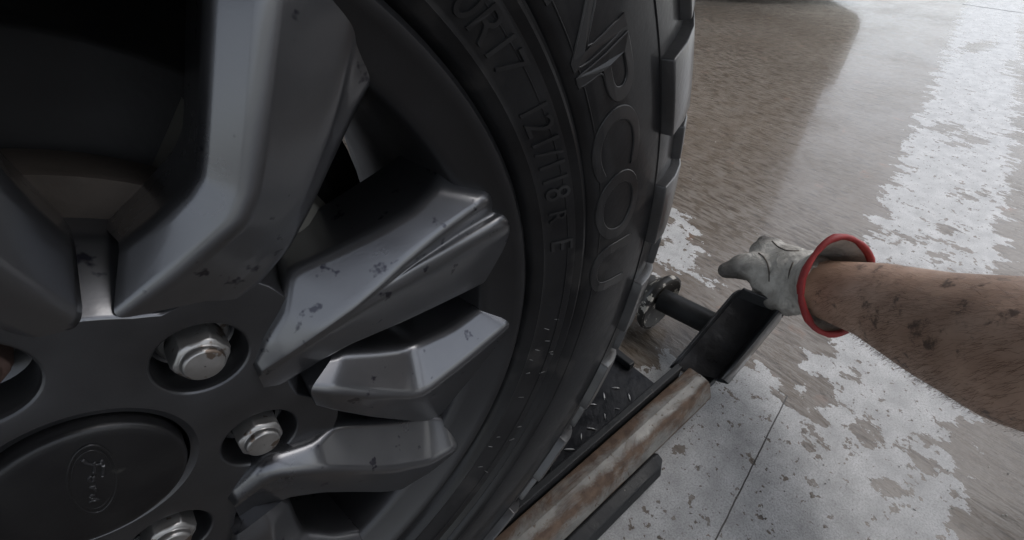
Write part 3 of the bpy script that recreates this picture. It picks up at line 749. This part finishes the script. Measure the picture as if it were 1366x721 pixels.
# ------------------------------------------------------------------ person: gloved arm (rest of the body crouches outside the view)
def skinmat():
    m, t, p = nodes('skin_dirty'); v = coords(t)
    c = ramp(t, noise(t, v, 22, 5), [(.3, (.37, .24, .175)), (.7, (.52, .36, .275))]).outputs[0]
    d = ramp(t, noise(t, v, 38, 7, .68, .1), [(.56, (0, 0, 0)), (.64, (1, 1, 1))]).outputs[0]
    c = mixc(t, math_(t, 'MULTIPLY', d, .8), c, (.06, .045, .04))
    t.links.new(c, p.inputs['Base Color']); p.inputs['Roughness'].default_value = .55
    p.inputs['Subsurface Weight'].default_value = .05; p.inputs['Subsurface Radius'].default_value = (.01, .004, .002)
    b0_ = bump(t, p, noise(t, v, 45, 4), .35, .004); bump(t, p, noise(t, v, 420, 4), .35, .0008, b0_); return m
def glovemat():
    m, t, p = nodes('leather_glove'); v = coords(t)
    c = ramp(t, noise(t, v, 30, 6, .65), [(.3, (.32, .30, .27)), (.65, (.60, .58, .54))]).outputs[0]
    d = ramp(t, noise(t, v, 26, 5, .6), [(.55, (0, 0, 0)), (.68, (1, 1, 1))]).outputs[0]
    at_ = N(t, 'ShaderNodeAttribute'); at_.attribute_name = 'grime'
    c = mixc(t, math_(t, 'MULTIPLY', d, .55), c, (.10, .085, .07))
    c = mixc(t, math_(t, 'MULTIPLY', at_.outputs['Fac'], .85, True), c, (.04, .034, .03))
    t.links.new(c, p.inputs['Base Color']); p.inputs['Roughness'].default_value = .7
    b1 = bump(t, p, noise(t, coords(t, (1, 1, 1)), 48, 5, .62, 1.6), .9, .006)
    bump(t, p, noise(t, v, 400, 3), .3, .0006, b1); return m
M_skin = skinmat(); M_glove = glovemat()
M_cuff = simple('cuff_cloth', (.22, .21, .19), (.36, .35, .32), 40, (.7, .9), 0, .4, 200, .001)
M_red = simple('red_trim', (.22, .018, .02), (.33, .03, .03), 60, (.5, .7), 0, .4, 300, .001)
M_cloth = simple('shirt_cloth', (.03, .035, .045), (.045, .05, .06), 30, (.8, .9), 0, .4, 200, .002)
M_trous = simple('trouser_cloth', (.04, .036, .03), (.06, .052, .045), 30, (.8, .9), 0, .4, 200, .002)
M_hair = simple('hair_dark', (.015, .01, .008), (.03, .02, .015), 80, (.5, .6), 0, .3)

def capsules(segs, voxel, name, mat, parent, smooth_it=6, subdiv=0):
    """segs: (p0, r0, p1, r1); merged into one skin by voxel remesh"""
    m = MB()
    for p0, r0, p1, r1 in segs:
        p0, p1 = Vector(p0), Vector(p1); ax_ = p1-p0; l_ = ax_.length or 1e-6; ax_ = ax_/l_
        path = []; rad = []
        for t_ in np.linspace(-90, -15, 5): path.append(p0+ax_*r0*math.sin(R(t_))); rad.append(max(1e-4, r0*math.cos(R(t_))))
        for k in range(6): u = k/5; path.append(p0.lerp(p1, u)); rad.append(r0+(r1-r0)*u)
        for t_ in np.linspace(15, 90, 5): path.append(p1+ax_*r1*math.sin(R(t_))); rad.append(max(1e-4, r1*math.cos(R(t_))))
        m.ring_tube(path, rad, 16)
    o = m.build(name, mat, parent); fixn(o)
    rm = o.modifiers.new('remesh', 'REMESH'); rm.mode = 'VOXEL'; rm.voxel_size = voxel; rm.use_smooth_shade = True
    sm = o.modifiers.new('smooth', 'SMOOTH'); sm.factor = .5; sm.iterations = smooth_it
    dg = bpy.context.evaluated_depsgraph_get(); me = bpy.data.meshes.new_from_object(o.evaluated_get(dg))
    o.modifiers.clear(); old = o.data; o.data = me; me.name = name; bpy.data.meshes.remove(old)
    me.polygons.foreach_set('use_smooth', [True]*len(me.polygons))
    return o

wrist = at(1092, 384, .640); ringc = at(1117, 383, .605); f1 = at(1175, 404, .575); f2 = at(1262, 438, .50); f3 = at(1366, 470, .425)
axis_ = (f3-wrist)/np.linalg.norm(f3-wrist); elbow = f3+axis_*.06
shoulder = np.array([.74, -.68, .76]); pelvis = np.array([.88, -1.04, .40]); SH = np.array([.78, -.02, 0])
person = empty('person', (.9, -.95, 0)); PL = np.array([.9, -.95, 0])
tag(person, 'crouching person reaching in with a bare dirty forearm and a grey work glove', 'person')
def S(p0, r0, p1, r1): return (np.array(p0)-PL, r0, np.array(p1)-PL, r1)
def cmid(px, py, d): return at(px, py, d)
knL, knR = np.array([.66, -.64, .52]), np.array([1.30, -.82, .50])
body = capsules([S(wrist, .039, f1, .050), S(f1, .050, f2, .061), S(f2, .061, f3, .070), S(f3, .070, elbow, .064), S(elbow, .058, (elbow+shoulder)/2, .058), S((elbow+shoulder)/2, .058, shoulder, .065),
    S(shoulder, .07, SH+(.12, -.80, .80), .12), S(SH+(.28, -.76, .78), .07, SH+(.12, -.80, .80), .12), S((SH+(.12, -.80, .80)), .13, (SH+(.11, -.93, .58)), .135), S((SH+(.11, -.93, .58)), .135, pelvis, .14),
    S((SH+(.10, -.76, .86)), .06, (SH+(.09, -.70, .95)), .055), S((SH+(.09, -.69, 1.0)), .085, (SH+(.09, -.655, 1.05)), .095), S((SH+(.09, -.62, .97)), .06, (SH+(.09, -.60, .985)), .058),
    S((SH+(.09, -.55, 1.0)), .014, (SH+(.09, -.548, .985)), .018), S((SH+(.0, -.66, 1.01)), .018, (SH+(.0, -.665, 1.03)), .02), S((SH+(.18, -.66, 1.01)), .018, (SH+(.18, -.665, 1.03)), .02),
    S((SH+(.28, -.76, .78)), .062, (SH+(.46, -.70, .58)), .05), S((SH+(.46, -.70, .58)), .048, (SH+(.48, -.60, .62)), .035),
    S((SH+(.02, -1.02, .38)), .095, knL, .068), S((SH+(.20, -1.02, .38)), .095, knR, .068), S(knL, .066, (SH+(-.10, -.86, .10)), .042), S(knR, .066, (SH+(.48, -1.04, .10)), .042),
    S((SH+(-.10, -.90, .045)), .042, (SH+(-.11, -.68, .035)), .033), S((SH+(.48, -1.08, .045)), .042, (SH+(.50, -.86, .035)), .033)], .0075, 'body', M_skin, person, 5)
# clothing: shell copies of body faces pushed outwards
def clothing(name, mat, test, off):
    me = body.data; V = np.array([v.co for v in me.vertices]); Nn = np.array([v.normal for v in me.vertices])
    keep = [p for p in me.polygons if test(np.array(p.center)+PL)]
    ids = sorted({i for p in keep for i in p.vertices}); mp = {i: k for k, i in enumerate(ids)}
    o = obj(name, V[ids]+Nn[ids]*off, [[mp[i] for i in p.vertices] for p in keep], mat, person)
    sm = o.modifiers.new('s', 'SMOOTH'); sm.iterations = 8; sd_ = o.modifiers.new('t', 'SOLIDIFY'); sd_.thickness = .003; return o
um = (elbow*.55+shoulder*.45)
clothing('shirt', M_cloth, lambda p: (lambda p: p[2] < .88 and p[2] > .46 and p[1] > -1.2 and (p[1] < -.58 - .0 or False) and not (p[0] > .30 and p[2] < .66) and not (p[0] < .0 and p[2] < .60 and p[1] > -.86) and not (p[1] > -.86 and p[2] < .60))(p-SH) , .010)
clothing('trousers', M_trous, lambda p: (lambda p: p[2] < .61 and p[2] > .10 and p[1] < -.56 and not (p[0] < -.2 and p[2] > .40) and not (p[2] > .56 and p[0] > .4) and not (p[1] < -.9 and p[2] > .5))(p-SH), .011)
clothing('shoe', M_hair, lambda p: p[2] <= .10 and p[1] < -.62 and p[0] < .96, .006)
clothing('shoe', M_hair, lambda p: p[2] <= .10 and p[1] < -.62 and p[0] >= .96, .006)
clothing('hair', M_hair, lambda p: p[2] > .99 and (p[1] < -.68 or p[2] > 1.09) and p[1] < -.63, .010)

# forearm hair
from mathutils import noise as mnoise
me = body.data; V = np.array([v.co for v in me.vertices])+PL; Nn = np.array([v.normal for v in me.vertices])
tpar = (V-wrist)@axis_; perp = np.linalg.norm(V-wrist-np.outer(tpar, axis_), axis=1)
sel = np.where((tpar > .03) & (tpar < .30) & (perp < .09))[0]
m = MB(); 
if len(sel):
    for k in range(13000):
        i = sel[rng.integers(len(sel))]; p = V[i]+rng.normal(0, .003, 3); n = Nn[i]
        if mnoise.noise(Vector(p*38))+.45 < rng.uniform(-.3, .5): continue
        side = np.cross(axis_, n); side /= np.linalg.norm(side)+1e-9
        d = n*rng.uniform(.05, .28)-axis_*rng.uniform(.5, .8)+side*rng.normal(.55, .3); d /= np.linalg.norm(d); l_ = rng.uniform(.006, .016)
        w_ = np.cross(d, n); w_ /= np.linalg.norm(w_)+1e-9; w_ *= .00010
        q0 = p-n*.001; q1 = p+d*l_*.55+n*.0004; q2 = p+d*l_-n*.0006
        m.add([q0-w_-PL, q0+w_-PL, q1+w_*.8-PL, q1-w_*.8-PL, q2-PL], [(0, 1, 2, 3), (3, 2, 4)])
    M_ahair = simple('arm_hair', (.06, .03, .018), (.14, .078, .05), 60, (.4, .6), 0, 0)
    ah = m.build('arm_hair', M_ahair, person, smooth=False); ah['kind'] = 'stuff'

# glove: palm over the end of the pedal, thumb pointing along it, fingers curled down behind
k1 = at(1030, 350, .715); kn = [at(1022, 337, .725), at(1022, 352, .715), at(1028, 374, .70), at(1040, 394, .69)]
wr2 = at(1074, 372, .665)
GL = []
def SG(a, ra, b, rb): GL.append((np.array(a)-PL, ra, np.array(b)-PL, rb))
SG(wrist, .040, wr2, .040)
for p_, r_ in zip(kn, (.024, .027, .028, .026)): SG(wr2, .040, p_, r_)
SG(at(1062, 398, .655), .024, at(1054, 398, .675), .026)
# thumb / forefinger lying left over the pedal edge
t0_, t1_, t2_ = at(1016, 356, .71), at(990, 356, .725), at(970, 361, .735)
SG(wr2, .030, t0_, .0255); SG(t0_, .025, t1_, .0205); SG(t1_, .0195, t2_, .0132)
# fingers: knuckle -> bent down and under the pedal end
dn = np.array([0, 0, -1.]); fwd = np.array([.35, .9, 0.]); fwd /= np.linalg.norm(fwd)
for i, p_ in enumerate(kn):
    ln = (.040, .044, .042, .034)[i]; rr_ = (.0115, .012, .0115, .0105)[i]
    sp_ = np.array([.022*(1.5-i), 0, 0])*.0
    a1_ = p_+np.array([.030, .018, -.004]); b1_ = a1_+np.array([.012, .004, -.032]); c1_ = b1_+np.array([-.016, -.006, -.020])
    SG(p_, rr_+.003, a1_, rr_); SG(a1_, rr_, b1_, rr_*.95); SG(b1_, rr_*.95, c1_, rr_*.85)
# forefinger crooked up at the far side
u0, u1, u2 = at(1040, 345, .70), at(1034, 328, .715), at(1020, 324, .735)
SG(u0, .018, u1, .0125); SG(u1, .0125, u2, .0095)
glove = capsules(GL, .0032, 'glove', M_glove, person, 4)
from mathutils import noise as mn
from mathutils.bvhtree import BVHTree
hax = np.array(kn[1])-np.array(wr2); hax /= np.linalg.norm(hax)
for v_ in glove.data.vertices:
    q_ = np.array(v_.co)+PL; t_ = float((q_-wr2)@hax)+.010*mn.noise(Vector(q_)*30)
    cr = sum(math.exp(-((t_-c_)/.0028)**2) for c_ in (-.022, -.006, .012, .034))*max(0, .55+mn.noise(Vector(q_)*22+Vector((3, 1, 7))))
    big_ = mn.noise(Vector(q_)*42)*.0018
    v_.co = v_.co+v_.normal*(big_-.0032*cr)
glove.data.update()
bvh = BVHTree.FromPolygons([Vector(v_.co)+Vector(PL) for v_ in glove.data.vertices], [tuple(p_.vertices) for p_ in glove.data.polygons])
M_seam = simple('seam_thread', (.06, .05, .042), (.1, .085, .07), 60, (.7, .9))
for sm_ in ([(1012, 338), (1019, 343), (1024, 352), (1026, 364), (1026, 376)], [(1030, 322), (1038, 330), (1050, 335), (1066, 335)], [(1058, 350), (1053, 362), (1052, 374), (1056, 388)]):
    pp = []
    for x_, y_ in resamp([(a_, b_, 0) for a_, b_ in sm_], 14)[:, :2]:
        h_ = bvh.ray_cast(Vector(CAM), Vector(ray(x_, y_)).normalized())
        if h_[0] is not None: pp.append(np.array(h_[0])-PL)
    if len(pp) > 3:
        mm = MB(); mm.ring_tube(pp, .0011, 6); mm.build('seam', M_seam, glove)
gv = np.array([v.co for v in glove.data.vertices])+PL
gr = np.clip(1-np.linalg.norm(gv-t2_, axis=1)/.042, 0, 1)*1.5 + np.clip(1-np.linalg.norm(gv-u2, axis=1)/.036, 0, 1)*2.0 + np.clip((.145-gv[:, 2])/.02, 0, 1)*.7
ga = glove.data.attributes.new('grime', 'FLOAT', 'POINT'); ga.data.foreach_set('value', np.clip(gr, 0, 1).astype(np.float32))
# flared cuff
rows = []
e1_ = np.cross(axis_, [0, 0, 1.]); e1_ /= np.linalg.norm(e1_); e2_ = np.cross(e1_, axis_)
c0 = wr2*.7+wrist*.3
nr = 40
for t_ in np.linspace(0, 1, 8):
    c1_ = c0*(1-t_)+ringc*t_; rad = .036+(.066-.036)*t_**1.4
    rows.append([c1_-PL+(e1_*(1-.2*t_)*math.cos(2*math.pi*k/nr)*(1+(.04*math.sin(3*2*math.pi*k/nr+1)+.02*math.sin(5*2*math.pi*k/nr))*t_)+e2_*math.sin(2*math.pi*k/nr)*(1+.04*math.sin(2*2*math.pi*k/nr)*t_))*rad for k in range(nr)])
m = MB(); m.grid(rows, True); cuff = m.build('cuff', M_glove, glove); sd_ = cuff.modifiers.new('t', 'SOLIDIFY'); sd_.thickness = .002
m = MB(); m.ring_tube([tuple(p) for p in rows[-1]]+[tuple(p) for p in rows[-1][:2]], [.0042+.0007*math.sin(k*.9)+.0004*math.sin(k*2.3) for k in range(nr+2)], 10, False); m.build('cuff_trim', M_red, glove)['label'] = 'red piped edge of the glove cuff'

# ------------------------------------------------------------------ parked car in the distance (its foot and its mirror image in the wet floor show)
pc = empty('parked_car', (0, 0, 0)); tag(pc, 'dark parked car mirrored in the wet concrete beyond the tyre', 'car')
p_a, p_b = onZ(1158, 9, 0), onZ(930, 5, 0)
dirv = (p_b-p_a); dirv /= np.linalg.norm(dirv); inw = np.array([-dirv[1], dirv[0], 0]); 
if inw[0] < 0: inw = -inw
pc.location = tuple(p_a); pc.rotation_euler = (0, 0, math.atan2(dirv[1], dirv[0]))
sgn = 1 if np.dot(np.cross([0, 0, 1.], dirv), inw) > 0 else -1
M_car2 = simple('brown_paint', (.05, .038, .028), (.06, .046, .034), 4, (.25, .35), .1, 0)
M_glass = simple('tinted_glass', (.01, .011, .012), (.012, .013, .014), 4, (.05, .08), 0, 0)
def prism(pts, y0, y1):
    m = MB(); n = len(pts); m.v += [(x, y0*sgn, z) for x, z in pts]+[(x, y1*sgn, z) for x, z in pts]
    m.f += [tuple(range(n)), tuple(range(2*n-1, n-1, -1))]+[(i, i+n, (i+1) % n+n, (i+1) % n) for i in range(n)]; return m
o = prism([(0, .22), (.0, 1.0), (.0, 1.70), (.08, 1.80), (2.8, 1.82), (3.3, 1.55), (3.6, 1.15), (4.3, 1.05), (4.5, .9), (4.55, .5), (4.5, .22)], .06, 1.78).build('body', M_car2, pc, False); fixn(o); bevel(o, .05, 3, 20)
o = prism([(.35, 1.10), (.35, 1.62), (2.75, 1.66), (3.2, 1.15)], .045, 1.795).build('cabin', M_glass, pc, False); fixn(o); bevel(o, .05, 3, 20)
o = prism([(0.02, .04), (-.03, .1), (-.03, .45), (.1, .5), (.75, .5), (.75, .04)], .02, 1.82).build('bumper', M_dark, pc, False); fixn(o); bevel(o, .03, 3, 20)
o = prism([(.6, .10), (.6, .3), (4.0, .3), (4.0, .10)], .05, .2).build('sill', M_dark, pc, False); fixn(o)
for wx_ in (1.0, 3.7):
    for yy in (.04, 1.56):
        m = MB(); n = 40
        rows = [[(wx_+r_*math.cos(2*math.pi*k/n), (yy+dy)*sgn, .35+r_*math.sin(2*math.pi*k/n)) for k in range(n)] for r_, dy in ((.02, .02), (.2, .0), (.23, .0), (.33, .01), (.35, .04), (.35, .2), (.33, .23), (.02, .23))]
        m.grid(rows, True); o = m.build('wheel', M_rubber, pc); fixn(o)

# ------------------------------------------------------------------ grit on the concrete
m = MB()
ico = [(0, 0, 1), (.9, 0, .2), (.2, .9, .1), (-.8, .3, .2), (-.3, -.9, .2), (.5, -.6, .3), (0, 0, -.3)]
icf = [(0, 1, 2), (0, 2, 3), (0, 3, 4), (0, 4, 5), (0, 5, 1), (6, 2, 1), (6, 3, 2), (6, 4, 3), (6, 5, 4), (6, 1, 5)]
for k in range(420):
    px, py = random.uniform(880, 1366), random.uniform(40, 700); g = onZ(px, py, .001)
    if g[0] > 3.4: continue
    s_ = random.uniform(.0004, .0011)*(1+.45*g[0]); a_ = random.uniform(0, 6.28)
    m.add([(g[0]+s_*(x*math.cos(a_)-y*math.sin(a_))*random.uniform(.8, 1.5), g[1]+s_*(x*math.sin(a_)+y*math.cos(a_)), s_*.5+s_*z*.7) for x, y, z in ico], icf)
M_grit = simple('grit', (.04, .035, .03), (.45, .43, .4), 60, (.4, .6), 0, 0)
gr_ = m.build('grit', M_grit, None, False); gr_['kind'] = 'stuff'; gr_['label'] = 'small loose grit scattered on the wet concrete'; gr_['category'] = 'grit'
